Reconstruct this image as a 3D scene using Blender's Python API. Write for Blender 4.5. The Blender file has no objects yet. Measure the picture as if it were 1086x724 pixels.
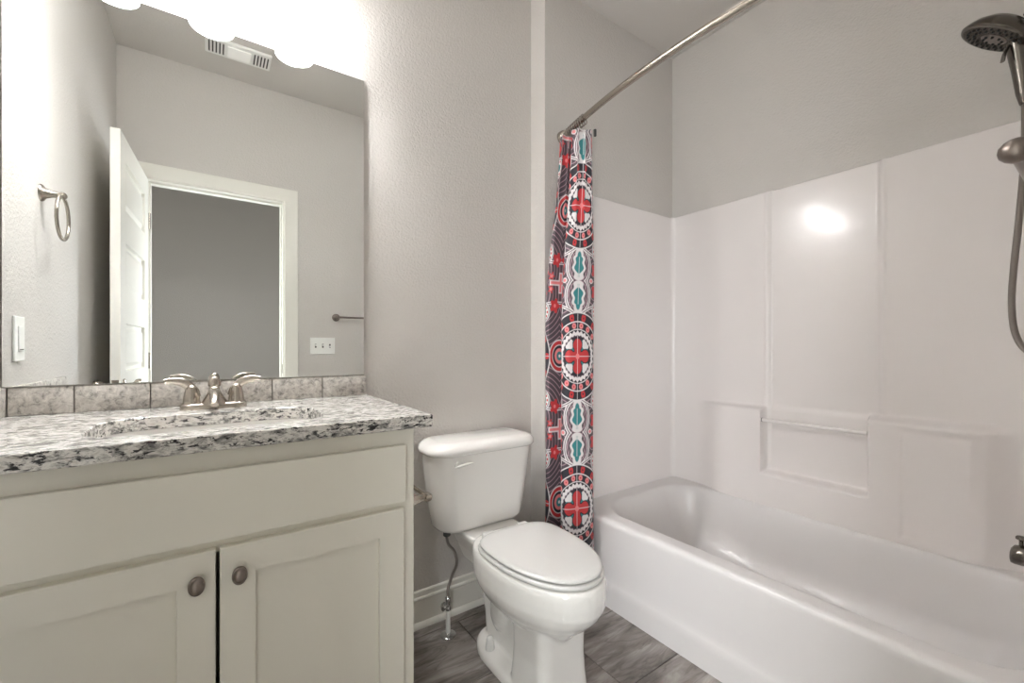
import bpy, bmesh, math, random
from mathutils import Vector, Matrix
PI = math.pi
random.seed(4)
S = bpy.context.scene
C = S.collection

# ------------------------------------------------------------------ camera, light, exposure
IMG_W, IMG_H = 1086, 724
CAM_H = 1.0908
FPX, HORIZON, YAW = 454.44, 368.7, math.radians(34.912)
cam_d = bpy.data.cameras.new('camera')
cam = bpy.data.objects.new('camera', cam_d); C.objects.link(cam)
cam.location = (0, 0, CAM_H)
cam.rotation_euler = (PI / 2, 0, -YAW)
cam_d.sensor_width = 36.0
cam_d.lens = FPX / IMG_W * 36.0
cam_d.shift_y = (HORIZON - IMG_H / 2) / IMG_W
cam_d.clip_start = 0.01
S.camera = cam

world = bpy.data.worlds.new('world'); S.world = world; world.use_nodes = True
world.node_tree.nodes['Background'].inputs[0].default_value = (0.55, 0.6, 0.7, 1)
world.node_tree.nodes['Background'].inputs[1].default_value = 0.05
S.view_settings.view_transform = 'Standard'
S.view_settings.look = 'None'
S.view_settings.gamma = 1
S.view_settings.use_curve_mapping = False
S.view_settings.exposure = 0.90
S.cycles.max_bounces = 14
S.cycles.diffuse_bounces = 10
S.cycles.glossy_bounces = 8
S.cycles.transmission_bounces = 8
S.cycles.sample_clamp_indirect = 6
S.cycles.use_denoising = True
BULB_E = 480.0
SHADE_E = 15.5         # glow of each glass shade
HALL_FILL_W = 34.0         # unseen fill added in the hall, reaching the room through the doorway
ROOM_FILL_W = 0.8          # weak unseen fill added under the ceiling, no fixture there

def area(name, loc, size, watts, col):
    L = bpy.data.lights.new(name, 'AREA'); L.shape = 'DISK'; L.size = size; L.energy = watts; L.color = col
    o = bpy.data.objects.new(name, L); C.objects.link(o); o.location = loc
area('room_fill_light', (1.0, .68, 2.725), .55, ROOM_FILL_W, (.97, .985, 1))  # added fill disk, kept out of view
for (wx, wy, rz, wp) in ((-1.0, -.75, .62, HALL_FILL_W * .46), (1.05, -.75, PI - .62, HALL_FILL_W * .42)):      # fill panels added out of view in the hall, no windows behind them
    L = bpy.data.lights.new('hall_fill_light', 'AREA'); L.shape = 'RECTANGLE'; L.size = .8; L.size_y = 1.5; L.spread = math.radians(105); L.energy = wp; L.color = (.93, .97, 1)
    o = bpy.data.objects.new('hall_fill_light', L); C.objects.link(o); o.location = (wx, wy, 1.05)
    # local -z is the direction of the light: aim along +x turned by rz, local y up
    o.rotation_euler = (PI / 2, 0, rz - PI / 2)

# ------------------------------------------------------------------ helpers
def link_mesh(name, bm, mat, parent=None, smooth=None, loc=None):
    me = bpy.data.meshes.new(name)
    bmesh.ops.recalc_face_normals(bm, faces=bm.faces)
    bm.to_mesh(me); bm.free()
    if mat: me.materials.append(mat)
    o = bpy.data.objects.new(name, me); C.objects.link(o)
    if loc: o.location = loc
    if smooth is not None:
        me.polygons.foreach_set('use_smooth', [True] * len(me.polygons))
        if smooth < 180:
            try: me.set_sharp_from_angle(angle=math.radians(smooth))
            except Exception: pass
    if parent: o.parent = parent
    return o

def tag(o, label=None, cat=None, group=None, kind=None):
    if label: o['label'] = label
    if cat: o['category'] = cat
    if group: o['group'] = group
    if kind: o['kind'] = kind
    return o

def thing(name, label, cat, loc=(0, 0, 0), rz=0, group=None, kind=None):
    o = bpy.data.objects.new(name, None); C.objects.link(o)
    o.empty_display_size = .05
    o.location = loc; o.rotation_euler = (0, 0, rz)
    return tag(o, label, cat, group, kind)

def struct(name, bm, mat, smooth=None, parent=None):
    o = link_mesh(name, bm, mat, parent, smooth)
    if not parent: o['kind'] = 'structure'
    return o

def add_box(bm, x0, x1, y0, y1, z0, z1, bevel=0.0, seg=2, mtx=None):
    r = bmesh.ops.create_cube(bm, size=1)
    vs = r['verts']
    for v in vs:
        v.co = Vector(((x0 + x1) / 2 + v.co.x * (x1 - x0), (y0 + y1) / 2 + v.co.y * (y1 - y0), (z0 + z1) / 2 + v.co.z * (z1 - z0)))
    es = {e for v in vs for e in v.link_edges}
    if bevel > 0:
        rr = bmesh.ops.bevel(bm, geom=list(es), offset=bevel, segments=seg, profile=.5, affect='EDGES')
        vs = list({v for f in rr['faces'] for v in f.verts} | {v for v in vs if v.is_valid})
    if mtx is not None:
        for v in vs: v.co = mtx @ v.co
    return vs

def box(*a, **k):
    bm = bmesh.new(); add_box(bm, *a, **k); return bm

def add_lathe(bm, prof, seg=32, mtx=None, sx=1.0, sy=1.0, cap=True):
    """prof: (r, z) points from bottom to top, round about z"""
    rings = []
    for r, z in prof:
        rings.append([bm.verts.new(((r * math.cos(2 * PI * k / seg)) * sx, (r * math.sin(2 * PI * k / seg)) * sy, z)) for k in range(seg)])
    for a, b in zip(rings, rings[1:]):
        for k in range(seg):
            bm.faces.new((a[k], a[(k + 1) % seg], b[(k + 1) % seg], b[k]))
    if cap:
        bm.faces.new(list(reversed(rings[0]))); bm.faces.new(rings[-1])
    vs = [v for r in rings for v in r]
    if mtx is not None:
        for v in vs: v.co = mtx @ v.co
    return vs

def lathe(prof, **k):
    bm = bmesh.new(); add_lathe(bm, prof, **k); return bm

def aim(direction, loc=(0, 0, 0)):
    """matrix taking +z to direction"""
    d = Vector(direction).normalized()
    return Matrix.Translation(loc) @ d.to_track_quat('Z', 'Y').to_matrix().to_4x4()

def catmull(pts, n=10):
    P = [Vector(p) for p in pts]
    P = [2 * P[0] - P[1]] + P + [2 * P[-1] - P[-2]]
    out = []
    for i in range(1, len(P) - 2):
        for k in range(n):
            t = k / n
            a, b, c, d = P[i - 1], P[i], P[i + 1], P[i + 2]
            out.append(.5 * ((2 * b) + (c - a) * t + (2 * a - 5 * b + 4 * c - d) * t * t + (3 * b - a - 3 * c + d) * t ** 3))
    out.append(P[-2].copy())
    return out

def add_tube(bm, pts, rad, seg=14, flat=1.0, cap=True):
    """sweep along pts; rad a number or a list; flat squashes the section along its local y"""
    P = [Vector(p) for p in pts]; n = len(P)
    R = rad if isinstance(rad, (list, tuple)) else [rad] * n
    if len(R) != n:
        R = [R[min(int(i / (n - 1) * (len(R) - 1)), len(R) - 2)] * (1 - (i / (n - 1) * (len(R) - 1) - min(int(i / (n - 1) * (len(R) - 1)), len(R) - 2))) +
             R[min(int(i / (n - 1) * (len(R) - 1)), len(R) - 2) + 1] * (i / (n - 1) * (len(R) - 1) - min(int(i / (n - 1) * (len(R) - 1)), len(R) - 2)) for i in range(n)]
    T = [(P[min(i + 1, n - 1)] - P[max(i - 1, 0)]).normalized() for i in range(n)]
    up = Vector((0, 0, 1)) if abs(T[0].z) < .9 else Vector((0, 1, 0))
    N = (up - T[0] * up.dot(T[0])).normalized()
    rings = []
    for i in range(n):
        N = (N - T[i] * N.dot(T[i])).normalized()
        B = T[i].cross(N)
        rings.append([bm.verts.new(P[i] + R[i] * (math.cos(2 * PI * k / seg) * B + flat * math.sin(2 * PI * k / seg) * N)) for k in range(seg)])
    for a, b in zip(rings, rings[1:]):
        for k in range(seg):
            bm.faces.new((a[k], a[(k + 1) % seg], b[(k + 1) % seg], b[k]))
    if cap:
        bm.faces.new(list(reversed(rings[0]))); bm.faces.new(rings[-1])

def tube(pts, rad, **k):
    bm = bmesh.new(); add_tube(bm, pts, rad, **k); return bm

def sstep(a, b, x):
    t = max(0.0, min(1.0, (x - a) / (b - a)))
    return t * t * (3 - 2 * t)

def loft(bm, rings, cap0=True, cap1=True, closed=True):
    V = [[bm.verts.new(p) for p in r] for r in rings]
    n = len(V[0])
    for a, b in zip(V, V[1:]):
        for k in range(n if closed else n - 1):
            bm.faces.new((a[k], a[(k + 1) % n], b[(k + 1) % n], b[k]))
    if cap0: bm.faces.new(list(reversed(V[0])))
    if cap1: bm.faces.new(V[-1])
    return V

def rrect(cx, cy, hx, hy, r, z, n=6):
    out = []
    for (sx, sy, a0) in ((1, 1, 0), (-1, 1, PI / 2), (-1, -1, PI), (1, -1, 3 * PI / 2)):
        for k in range(n + 1):
            a = a0 + (PI / 2) * k / n
            out.append((cx + sx * (hx - r) + r * math.cos(a), cy + sy * (hy - r) + r * math.sin(a), z))
    return out

# ------------------------------------------------------------------ materials
class X:
    """small expression wrapper over math nodes"""
    nt = None
    def __init__(s, sock): s.s = sock
    @staticmethod
    def op(kind, *a, clamp=False):
        n = X.nt.nodes.new('ShaderNodeMath'); n.operation = kind; n.use_clamp = clamp
        for i, v in enumerate(a):
            if isinstance(v, X): X.nt.links.new(v.s, n.inputs[i])
            else: n.inputs[i].default_value = v
        return X(n.outputs[0])
    def __add__(s, o): return X.op('ADD', s, o)
    __radd__ = __add__
    def __sub__(s, o): return X.op('SUBTRACT', s, o)
    def __rsub__(s, o): return X.op('SUBTRACT', o, s)
    def __mul__(s, o): return X.op('MULTIPLY', s, o)
    __rmul__ = __mul__
    def __truediv__(s, o): return X.op('DIVIDE', s, o)
def xmin(a, b): return X.op('MINIMUM', a, b)
def xmax(a, b): return X.op('MAXIMUM', a, b)
def xabs(a): return X.op('ABSOLUTE', a)
def xlen(a, b): return X.op('SQRT', a * a + b * b)
def below(d, e=.0015): return X.op('MULTIPLY_ADD', d, -1 / (2 * e), .5, clamp=True)     # 1 where d < 0, soft edge e

def srgb(r, g, b):
    def f(c):
        c /= 255
        return c / 12.92 if c <= .04045 else ((c + .055) / 1.055) ** 2.4
    return (f(r), f(g), f(b), 1)

def mat(name, col, rough=.5, metal=0.0, spec=.5, coat=0.0, bump=None, emit=None):
    m = bpy.data.materials.new(name); m.use_nodes = True
    nt = m.node_tree; b = nt.nodes['Principled BSDF']
    b.inputs['Base Color'].default_value = col
    b.inputs['Roughness'].default_value = rough
    b.inputs['Metallic'].default_value = metal
    b.inputs['Specular IOR Level'].default_value = spec
    b.inputs['Coat Weight'].default_value = coat
    b.inputs['Coat Roughness'].default_value = .05
    if emit:
        b.inputs['Emission Color'].default_value = emit[0]; b.inputs['Emission Strength'].default_value = emit[1]
    if bump:
        scale, strength, dist, detail = bump
        tc = nt.nodes.new('ShaderNodeTexCoord'); n = nt.nodes.new('ShaderNodeTexNoise')
        n.inputs['Scale'].default_value = scale; n.inputs['Detail'].default_value = detail
        bp = nt.nodes.new('ShaderNodeBump'); bp.inputs['Strength'].default_value = strength; bp.inputs['Distance'].default_value = dist
        nt.links.new(tc.outputs['Object'], n.inputs['Vector'])
        nt.links.new(n.outputs['Fac'], bp.inputs['Height']); nt.links.new(bp.outputs['Normal'], b.inputs['Normal'])
    return m

def ramp(nt, stops):
    r = nt.nodes.new('ShaderNodeValToRGB'); e = r.color_ramp.elements
    e[0].position, e[0].color = stops[0]; e[1].position, e[1].color = stops[1]
    for p, c in stops[2:]:
        k = e.new(p); k.color = c
    return r

M = {}
WALLC = srgb(201, 197, 192)
M['wall'] = mat('wall_paint', WALLC, .42, spec=.4, bump=(120, .6, .004, 2.5))
M['ceiling'] = mat('ceiling_paint', srgb(205, 201, 196), .7, bump=(90, .3, .003, 3))
M['trim'] = mat('trim_paint', srgb(226, 224, 216), .35)
M['cabinet'] = mat('cabinet_paint', srgb(228, 225, 214), .38, bump=(30, .05, .002, 3))
M['gap'] = mat('dark_gap', srgb(20, 18, 16), .9)
M['acrylic'] = mat('white_fibreglass', srgb(229, 224, 222), .19, coat=.2, bump=(5, .05, .01, 1))
M['porcelain'] = mat('white_porcelain', srgb(230, 228, 224), .1, coat=.5)
M['tub'] = mat('tub_enamel', srgb(219, 216, 215), .33, coat=.08, bump=(5, .05, .01, 1))
M['seat'] = mat('white_seat_plastic', srgb(208, 207, 204), .22)
M['nickel'] = mat('brushed_nickel', srgb(176, 168, 158), .27, metal=1)
M['chrome'] = mat('polished_steel', srgb(200, 200, 200), .12, metal=1)
M['dark_nickel'] = mat('aged_nickel', srgb(138, 128, 122), .3, metal=1)
M['shower_metal'] = mat('shower_nickel', srgb(116, 111, 105), .25, metal=1)
M['black'] = mat('black_rubber', srgb(22, 22, 22), .5)
M['plastic'] = mat('white_switch_plastic', srgb(238, 238, 234), .35)
M['slot'] = mat('slot_shadow_grey', srgb(70, 70, 68), .6)
M['seam'] = mat('floor_grout', srgb(52, 47, 44), .9)
M['grout'] = mat('backsplash_grout', srgb(92, 84, 78), .9)
m = M['mirror'] = mat('mirror_silver', (.86, .88, .87, 1), 0.0, metal=1)
m = M['glow'] = mat('frosted_glass_lit', (1, 1, 1, 1), .4, emit=((.995, .997, 1, 1), SHADE_E))
M['bulb'] = mat('bulb_lit', (1, 1, 1, 1), .4, emit=((.995, .997, 1, 1), BULB_E))
M['lens'] = mat('fan_lens_plastic', srgb(240, 240, 236), .4, emit=((1, .98, .95, 1), .08))

def granite():
    m = bpy.data.materials.new('speckled_granite'); m.use_nodes = True; nt = m.node_tree; b = nt.nodes['Principled BSDF']
    tc = nt.nodes.new('ShaderNodeTexCoord'); mp = nt.nodes.new('ShaderNodeMapping'); mp.inputs['Scale'].default_value = (.5, 1, 1.15)
    mp.inputs['Rotation'].default_value = (0, 0, .25)
    nt.links.new(tc.outputs['Object'], mp.inputs['Vector'])
    def noise(sc, det, rough=.6, dist=0):
        n = nt.nodes.new('ShaderNodeTexNoise'); n.inputs['Scale'].default_value = sc; n.inputs['Detail'].default_value = det
        n.inputs['Roughness'].default_value = rough; n.inputs['Distortion'].default_value = dist
        nt.links.new(mp.outputs[0], n.inputs['Vector']); return n
    a = noise(62, 6, .7, .5); r1 = ramp(nt, [(.37, srgb(100, 99, 98)), (.46, srgb(170, 167, 162)), (.54, srgb(222, 219, 214)), (.72, srgb(168, 160, 150))])
    nt.links.new(a.outputs['Fac'], r1.inputs[0])
    c = noise(120, 5, .7, .4); r2 = ramp(nt, [(.435, (1, 1, 1, 1)), (.47, (0, 0, 0, 1))])
    nt.links.new(c.outputs['Fac'], r2.inputs[0])
    d = noise(40, 3, .6, .8); r3 = ramp(nt, [(.36, (0, 0, 0, 1)), (.50, (1, 1, 1, 1))])
    nt.links.new(d.outputs['Fac'], r3.inputs[0])
    mu = nt.nodes.new('ShaderNodeMath'); mu.operation = 'MULTIPLY'
    nt.links.new(r2.outputs[0], mu.inputs[0]); nt.links.new(r3.outputs[0], mu.inputs[1])
    mx = nt.nodes.new('ShaderNodeMix'); mx.data_type = 'RGBA'
    nt.links.new(mu.outputs[0], mx.inputs[0]); nt.links.new(r1.outputs[0], mx.inputs[6]); mx.inputs[7].default_value = srgb(38, 36, 38)
    nt.links.new(mx.outputs[2], b.inputs['Base Color'])
    b.inputs['Roughness'].default_value = .18; b.inputs['Coat Weight'].default_value = .2
    return m
M['granite'] = granite()

def stone():
    m = bpy.data.materials.new('tumbled_stone_tile'); m.use_nodes = True; nt = m.node_tree; b = nt.nodes['Principled BSDF']
    tc = nt.nodes.new('ShaderNodeTexCoord')
    def noise(sc, det, rough=.65, dist=0):
        n = nt.nodes.new('ShaderNodeTexNoise'); n.inputs['Scale'].default_value = sc; n.inputs['Detail'].default_value = det
        n.inputs['Roughness'].default_value = rough; n.inputs['Distortion'].default_value = dist
        nt.links.new(tc.outputs['Object'], n.inputs['Vector']); return n
    a = noise(60, 8, .75, .5); r1 = ramp(nt, [(.36, srgb(128, 124, 120)), (.47, srgb(184, 179, 172)), (.62, srgb(214, 210, 203))])
    nt.links.new(a.outputs['Fac'], r1.inputs[0])
    c = noise(9, 3, .5, 1); r2 = ramp(nt, [(.4, (1, 1, 1, 1)), (.62, (.84, .83, .83, 1))])
    nt.links.new(c.outputs['Fac'], r2.inputs[0])
    mx = nt.nodes.new('ShaderNodeMix'); mx.data_type = 'RGBA'; mx.blend_type = 'MULTIPLY'; mx.inputs[0].default_value = 1
    nt.links.new(r1.outputs[0], mx.inputs[6]); nt.links.new(r2.outputs[0], mx.inputs[7])
    nt.links.new(mx.outputs[2], b.inputs['Base Color'])
    bp = nt.nodes.new('ShaderNodeBump'); bp.inputs['Strength'].default_value = .5; bp.inputs['Distance'].default_value = .002
    nt.links.new(a.outputs['Fac'], bp.inputs['Height']); nt.links.new(bp.outputs[0], b.inputs['Normal'])
    b.inputs['Roughness'].default_value = .55
    return m
M['stone'] = stone()

def floor_tile():
    m = bpy.data.materials.new('grey_wood_look_tile'); m.use_nodes = True; nt = m.node_tree; b = nt.nodes['Principled BSDF']
    tc = nt.nodes.new('ShaderNodeTexCoord')
    mp = nt.nodes.new('ShaderNodeMapping'); mp.inputs['Scale'].default_value = (1.7, 9, 1); mp.inputs['Rotation'].default_value = (0, 0, .10)
    nt.links.new(tc.outputs['Object'], mp.inputs['Vector'])
    at = nt.nodes.new('ShaderNodeAttribute'); at.attribute_name = 'tile_shift'
    ad = nt.nodes.new('ShaderNodeVectorMath'); ad.operation = 'ADD'
    nt.links.new(mp.outputs[0], ad.inputs[0]); nt.links.new(at.outputs['Vector'], ad.inputs[1])
    def noise(sc, det, rough, dist):
        n = nt.nodes.new('ShaderNodeTexNoise'); n.inputs['Scale'].default_value = sc; n.inputs['Detail'].default_value = det
        n.inputs['Roughness'].default_value = rough; n.inputs['Distortion'].default_value = dist
        nt.links.new(ad.outputs[0], n.inputs['Vector']); return n
    a = noise(2.2, 7, .62, .5)
    r1 = ramp(nt, [(.28, srgb(84, 77, 73)), (.45, srgb(126, 119, 114)), (.56, srgb(144, 137, 132)), (.72, srgb(176, 170, 166))])
    nt.links.new(a.outputs['Fac'], r1.inputs[0])
    c = noise(1.1, 3, .5, 2.5); r2 = ramp(nt, [(.42, (1, 1, 1, 1)), (.47, (.70, .69, .69, 1)), (.52, (1, 1, 1, 1))])
    nt.links.new(c.outputs['Fac'], r2.inputs[0])
    mx = nt.nodes.new('ShaderNodeMix'); mx.data_type = 'RGBA'; mx.blend_type = 'MULTIPLY'; mx.inputs[0].default_value = 1
    nt.links.new(r1.outputs[0], mx.inputs[6]); nt.links.new(r2.outputs[0], mx.inputs[7])
    nt.links.new(mx.outputs[2], b.inputs['Base Color'])
    bp = nt.nodes.new('ShaderNodeBump'); bp.inputs['Strength'].default_value = .15; bp.inputs['Distance'].default_value = .002
    nt.links.new(a.outputs['Fac'], bp.inputs['Height']); nt.links.new(bp.outputs[0], b.inputs['Normal'])
    b.inputs['Roughness'].default_value = .36
    return m
M['tile'] = floor_tile()

def braid():
    m = mat('braided_steel', srgb(165, 158, 152), .35, metal=1)
    nt = m.node_tree; b = nt.nodes['Principled BSDF']
    tc = nt.nodes.new('ShaderNodeTexCoord'); w = nt.nodes.new('ShaderNodeTexWave'); w.inputs['Scale'].default_value = 110
    w.bands_direction = 'Z'
    nt.links.new(tc.outputs['Object'], w.inputs['Vector'])
    bp = nt.nodes.new('ShaderNodeBump'); bp.inputs['Strength'].default_value = .7; bp.inputs['Distance'].default_value = .002
    nt.links.new(w.outputs['Fac'], bp.inputs['Height']); nt.links.new(bp.outputs[0], b.inputs['Normal'])
    return m
M['braid'] = braid()

def curtain_mat():
    """printed medallion cloth: pattern in metres along the cloth (u) and up (v)"""
    m = bpy.data.materials.new('medallion_print_cloth'); m.use_nodes = True; nt = m.node_tree; b = nt.nodes['Principled BSDF']
    X.nt = nt
    uvn = nt.nodes.new('ShaderNodeUVMap'); uvn.uv_map = 'UVMap'
    sp = nt.nodes.new('ShaderNodeSeparateXYZ'); nt.links.new(uvn.outputs[0], sp.inputs[0])
    U, Vv = X(sp.outputs[0]), X(sp.outputs[1])
    PU, PV = .50, .637
    def fold(t, p):                                  # signed distance to nearest repeat centre
        return X.op('SUBTRACT', X.op('PINGPONG', t, p / 2), 0.0)
    a = fold(U, PU); bb = fold(Vv, PV)
    r = xlen(a, bb)
    th = X.op('ARCTAN2', bb, a)
    def angrep(n, rc, rad):                          # n dots on a ring of radius rc
        st = 2 * PI / n
        da = X.op('PINGPONG', th, st / 2)
        return X.op('SQRT', (da * rc) * (da * rc) + (r - rc) * (r - rc)) - rad
    def ell(cx, cy, rx, ry):
        return (xlen((a - cx) / rx, (bb - cy) / ry) - 1.0) * min(rx, ry)
    cols = dict(bg=srgb(78, 68, 74), dk=srgb(38, 36, 46), wh=srgb(226, 222, 222), red=srgb(196, 52, 56), pk=srgb(226, 134, 136), te=srgb(50, 130, 134), pu=srgb(96, 80, 92), mv=srgb(168, 140, 150))
    state = {'c': None}
    rgb = nt.nodes.new('ShaderNodeRGB'); rgb.outputs[0].default_value = cols['bg']; state['c'] = rgb.outputs[0]
    def paint(mask, c):
        mx = nt.nodes.new('ShaderNodeMix'); mx.data_type = 'RGBA'
        nt.links.new(mask.s, mx.inputs[0]); nt.links.new(state['c'], mx.inputs[6]); mx.inputs[7].default_value = cols[c]
        state['c'] = mx.outputs[2]
    hb = PV / 2
    # red flowers and pink cross between medallions
    q = hb - bb                                       # distance from mid line
    # fine mauve swirls on the ground
    paint(below(xabs(X.op('PINGPONG', xlen(a - .11, q - .05), .020) - .010) - .0020), 'mv')
    # onion outlines round the leaves, apex toward the medallion
    el = xlen(a / .074, (q - .062) / .080) - 1.0
    on = xmax(el * .07, q - .150)
    paint(below(xabs(on) - .0075), 'wh'); paint(below(xabs(on) - .0022), 'pu')
    paint(below(xabs(on + .016) - .0024), 'mv')
    # second white sweep out to the column edge
    sw = xabs(q - (.150 - .55 * a + 1.2 * a * a))
    paint(below(sw - .0065) * below(.02 - a), 'wh'); paint(below(sw - .002) * below(.02 - a), 'pu')
    # red blossoms beside the leaves
    for (fx, fq, fr) in ((.122, .046, .030), (.215, .10, .028), (.185, .028, .014)):
        dx = a - fx; dq = q - fq
        fl = xlen(dx, dq) - (fr + .006 * X.op('COSINE', X.op('ARCTAN2', dq, dx) * 5.0))
        paint(below(fl), 'red'); paint(below(xlen(dx, dq) - .008), 'pk')
    # pale cross on the mid line
    dx = PU / 2 - a
    for (s_, c_) in ((.006, 'wh'), (0.0, 'pk')):
        cr = xmin(xmax(xabs(dx) - (.007 + s_), xabs(q) - (.040 + s_)), xmax(xabs(dx) - (.070 + s_), xabs(q) - (.006 + s_)))
        paint(below(cr), c_)
    paint(below(xlen((a - .085) / 1.4, q) - .011), 'wh'); paint(below(xlen((a - .085) / 1.4, q) - .007), 'pk')
    # serrated teal leaf, white rim
    ser = .005 * X.op('SINE', q * 150.0)
    lf = lambda g: xmin(xlen(a, (q - .062) / 1.5) - (.027 + g) - ser, xlen(a, (q - .098) / 1.8) - (.014 + g))
    paint(below(lf(.014)), 'wh'); paint(below(lf(.0)), 'te'); paint(below(xabs(a) - .0016) * below(q - .1), 'wh')
    # half rosette beside the medallion
    dd = xlen(a - .138, q - .128)
    paint(below(dd - .046), 'wh'); paint(below(dd - .041), 'dk')
    paint(below(dd - .038), 'wh'); rt = X.op('ARCTAN2', q - .128, a - .138)
    paint(below(X.op('SQRT', (X.op('PINGPONG', rt, PI / 10) * .029) * (X.op('PINGPONG', rt, PI / 10) * .029) + (dd - .029) * (dd - .029)) - .0055), 'red'); paint(below(dd - .016), 'te')
    # small roundel at the column edge beside the medallion
    re = xlen(PU / 2 - a, bb)
    for r_, c_ in ((.072, 'wh'), (.066, 'red'), (.050, 'wh'), (.046, 'dk'), (.034, 'pk'), (.020, 'te'), (.007, 'wh')):
        paint(below(re - r_), c_)
    # medallion from outside in
    paint(below(r - .186), 'wh'); paint(below(r - .181), 'dk')
    fl = angrep(14, .163, .0150) + .002 * X.op('COSINE', th * 70.0); paint(below(fl), 'red'); paint(below(angrep(14, .163, .004)), 'dk')
    paint(below(r - .148), 'wh'); paint(below(r - .143), 'dk')
    paint(below(angrep(18, .129, .0125)), 'pk'); paint(below(angrep(18, .129, .004)), 'red')
    paint(below(r - .115), 'wh'); paint(below(r - .111), 'dk')
    sc = X.op('COSINE', th * 28.0) * .004
    paint(below(r - (.104 + sc)), 'wh'); paint(below(r - (.088 + sc * .5)), 'pu'); paint(below(r - .084), 'dk')
    paint(below(r - .072), 'te')
    paint(below(xlen(a - .046, bb - .046) - .017), 'wh'); paint(below(xlen(a - .062, bb - .040) - .009), 'wh'); paint(below(xlen(a - .040, bb - .062) - .009), 'wh')
    cr = xmin(xmin(xlen(a, bb - .048) - .026, xlen(a - .048, bb) - .026), xmin(xmax(a - .018, bb - .05), xmax(bb - .018, a - .05)))
    paint(below(cr - .005), 'dk'); paint(below(cr), 'red')
    paint(below(xmin(a, bb) - .0013) * below(r - .18), 'wh'); paint(below(r - .012), 'pk')
    nt.links.new(state['c'], b.inputs['Base Color'])
    b.inputs['Roughness'].default_value = .6
    b.inputs['Sheen Weight'].default_value = .15
    return m
M['curtain'] = curtain_mat()

# ------------------------------------------------------------------ room shell
D = 1.5891            # mirror wall
XL = -.4298           # left wall
XJ = 1.217            # corner where the tub alcove wall steps forward
DA = 1.487            # far end wall of the alcove
XR = 2.155            # long wall beside the tub
YF = .02              # wall with the door
CE = 2.74
HALL_Y = -2.35; HX0, HX1 = -1.5, 2.255
T = .10
OL, ORR, OH = -.300, .3725, 2.035     # door opening

struct('floor', box(HX0, HX1, HALL_Y - T, D + T, -.06, -.004), M['seam'])
# tiles laid on the floor slab
bm = bmesh.new(); lay = bm.verts.layers.float_vector.new('tile_shift')
gx, gy = .60, .305
y = .9155 - gy * 7; row = 0
while y < D:
    off = 1.088 if row % 2 == 1 else .803
    x = off - gx * 6
    while x < XR:
        y0, y1 = max(y, HALL_Y), min(y + gy, D); x0, x1 = max(x, XL if y0 > -.1 else HX0), min(x + gx, XR)
        if x1 - x0 > .01 and y1 - y0 > .01:
            vs = add_box(bm, x0 + .0015, x1 - .0015, y0 + .0015, y1 - .0015, -.004, 0.0, bevel=.001, seg=1)
            sh = Vector((random.uniform(0, 20), random.uniform(0, 20), random.uniform(0, 20)))
            for v in vs: v[lay] = sh
        x += gx
    y += gy; row += 1
fl = struct('floor', bm, M['tile'])
fl.name = 'floor_tiles'

struct('ceiling', box(HX0, HX1, HALL_Y - T, D + T, CE, CE + .1), M['ceiling'])
struct('wall_back', box(XL - T, XJ, D, D + T, 0, CE), M['wall'])
struct('wall_alcove', box(XJ, XR + T, DA, D + T, 0, CE, bevel=0), M['wall'])
struct('wall_left', box(XL - T, XL, YF, D, 0, CE), M['wall'])
struct('wall_right', box(XR, XR + T, HALL_Y - T, DA, 0, CE), M['wall'])
bm = bmesh.new()
add_box(bm, HX0, OL - .02, YF - .115, YF, 0, CE); add_box(bm, ORR + .02, XR, YF - .115, YF, 0, CE)
add_box(bm, OL - .02, ORR + .02, YF - .115, YF, OH + .02, CE)
struct('wall_front', bm, M['wall'])
struct('wall_hall_end', box(HX0 - T, HX0, HALL_Y - T, YF, 0, CE), M['wall'])
struct('wall_hall', box(HX0, XR, HALL_Y - T, HALL_Y, 0, CE), M['wall'])

# door frame: jambs, stops and mitred casing
bm = bmesh.new()
add_box(bm, OL - .02, OL, YF - .117, YF + .002, 0, OH); add_box(bm, ORR, ORR + .02, YF - .117, YF + .002, 0, OH)
add_box(bm, OL - .02, ORR + .02, YF - .117, YF + .002, OH, OH + .02)
add_box(bm, OL, OL + .01, YF - .08, YF - .04, 0, OH - .01); add_box(bm, ORR - .01, ORR, YF - .08, YF - .04, 0, OH - .01); add_box(bm, OL, ORR, YF - .08, YF - .04, OH - .01, OH)
jamb = struct('trim_1', bm, M['trim'])
def casing(name, yw, sgn):
    # profile (distance outward from opening, thickness)
    prof = [(.006, 0), (.006, .008), (.012, .012), (.03, .0125), (.075, .0135), (.085, .0135), (.088, .011), (.088, 0)]
    bm = bmesh.new(); rings = []
    for (px, pz, dx, dz) in ((OL, 0, -1, 0), (OL, OH, -1, 1), (ORR, OH, 1, 1), (ORR, 0, 1, 0)):
        rings.append([(px + dx * a, yw + sgn * t, pz + dz * a) for a, t in prof])
    loft(bm, rings)
    return struct(name, bm, M['trim'], smooth=25)
casing('trim_2', YF, 1)
casing('trim_3', YF - .115, -1)
bm = lathe([(.016, 0), (.016, .002)], seg=16, mtx=aim((-1, 0, 0), (ORR, YF - .02, .955)), sx=.5, sy=1.2)
link_mesh('strike_plate', box(ORR - .0015, ORR, YF - .032, YF - .004, .925, .985, bevel=.0005), M['dark_nickel'], parent=jamb)

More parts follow.
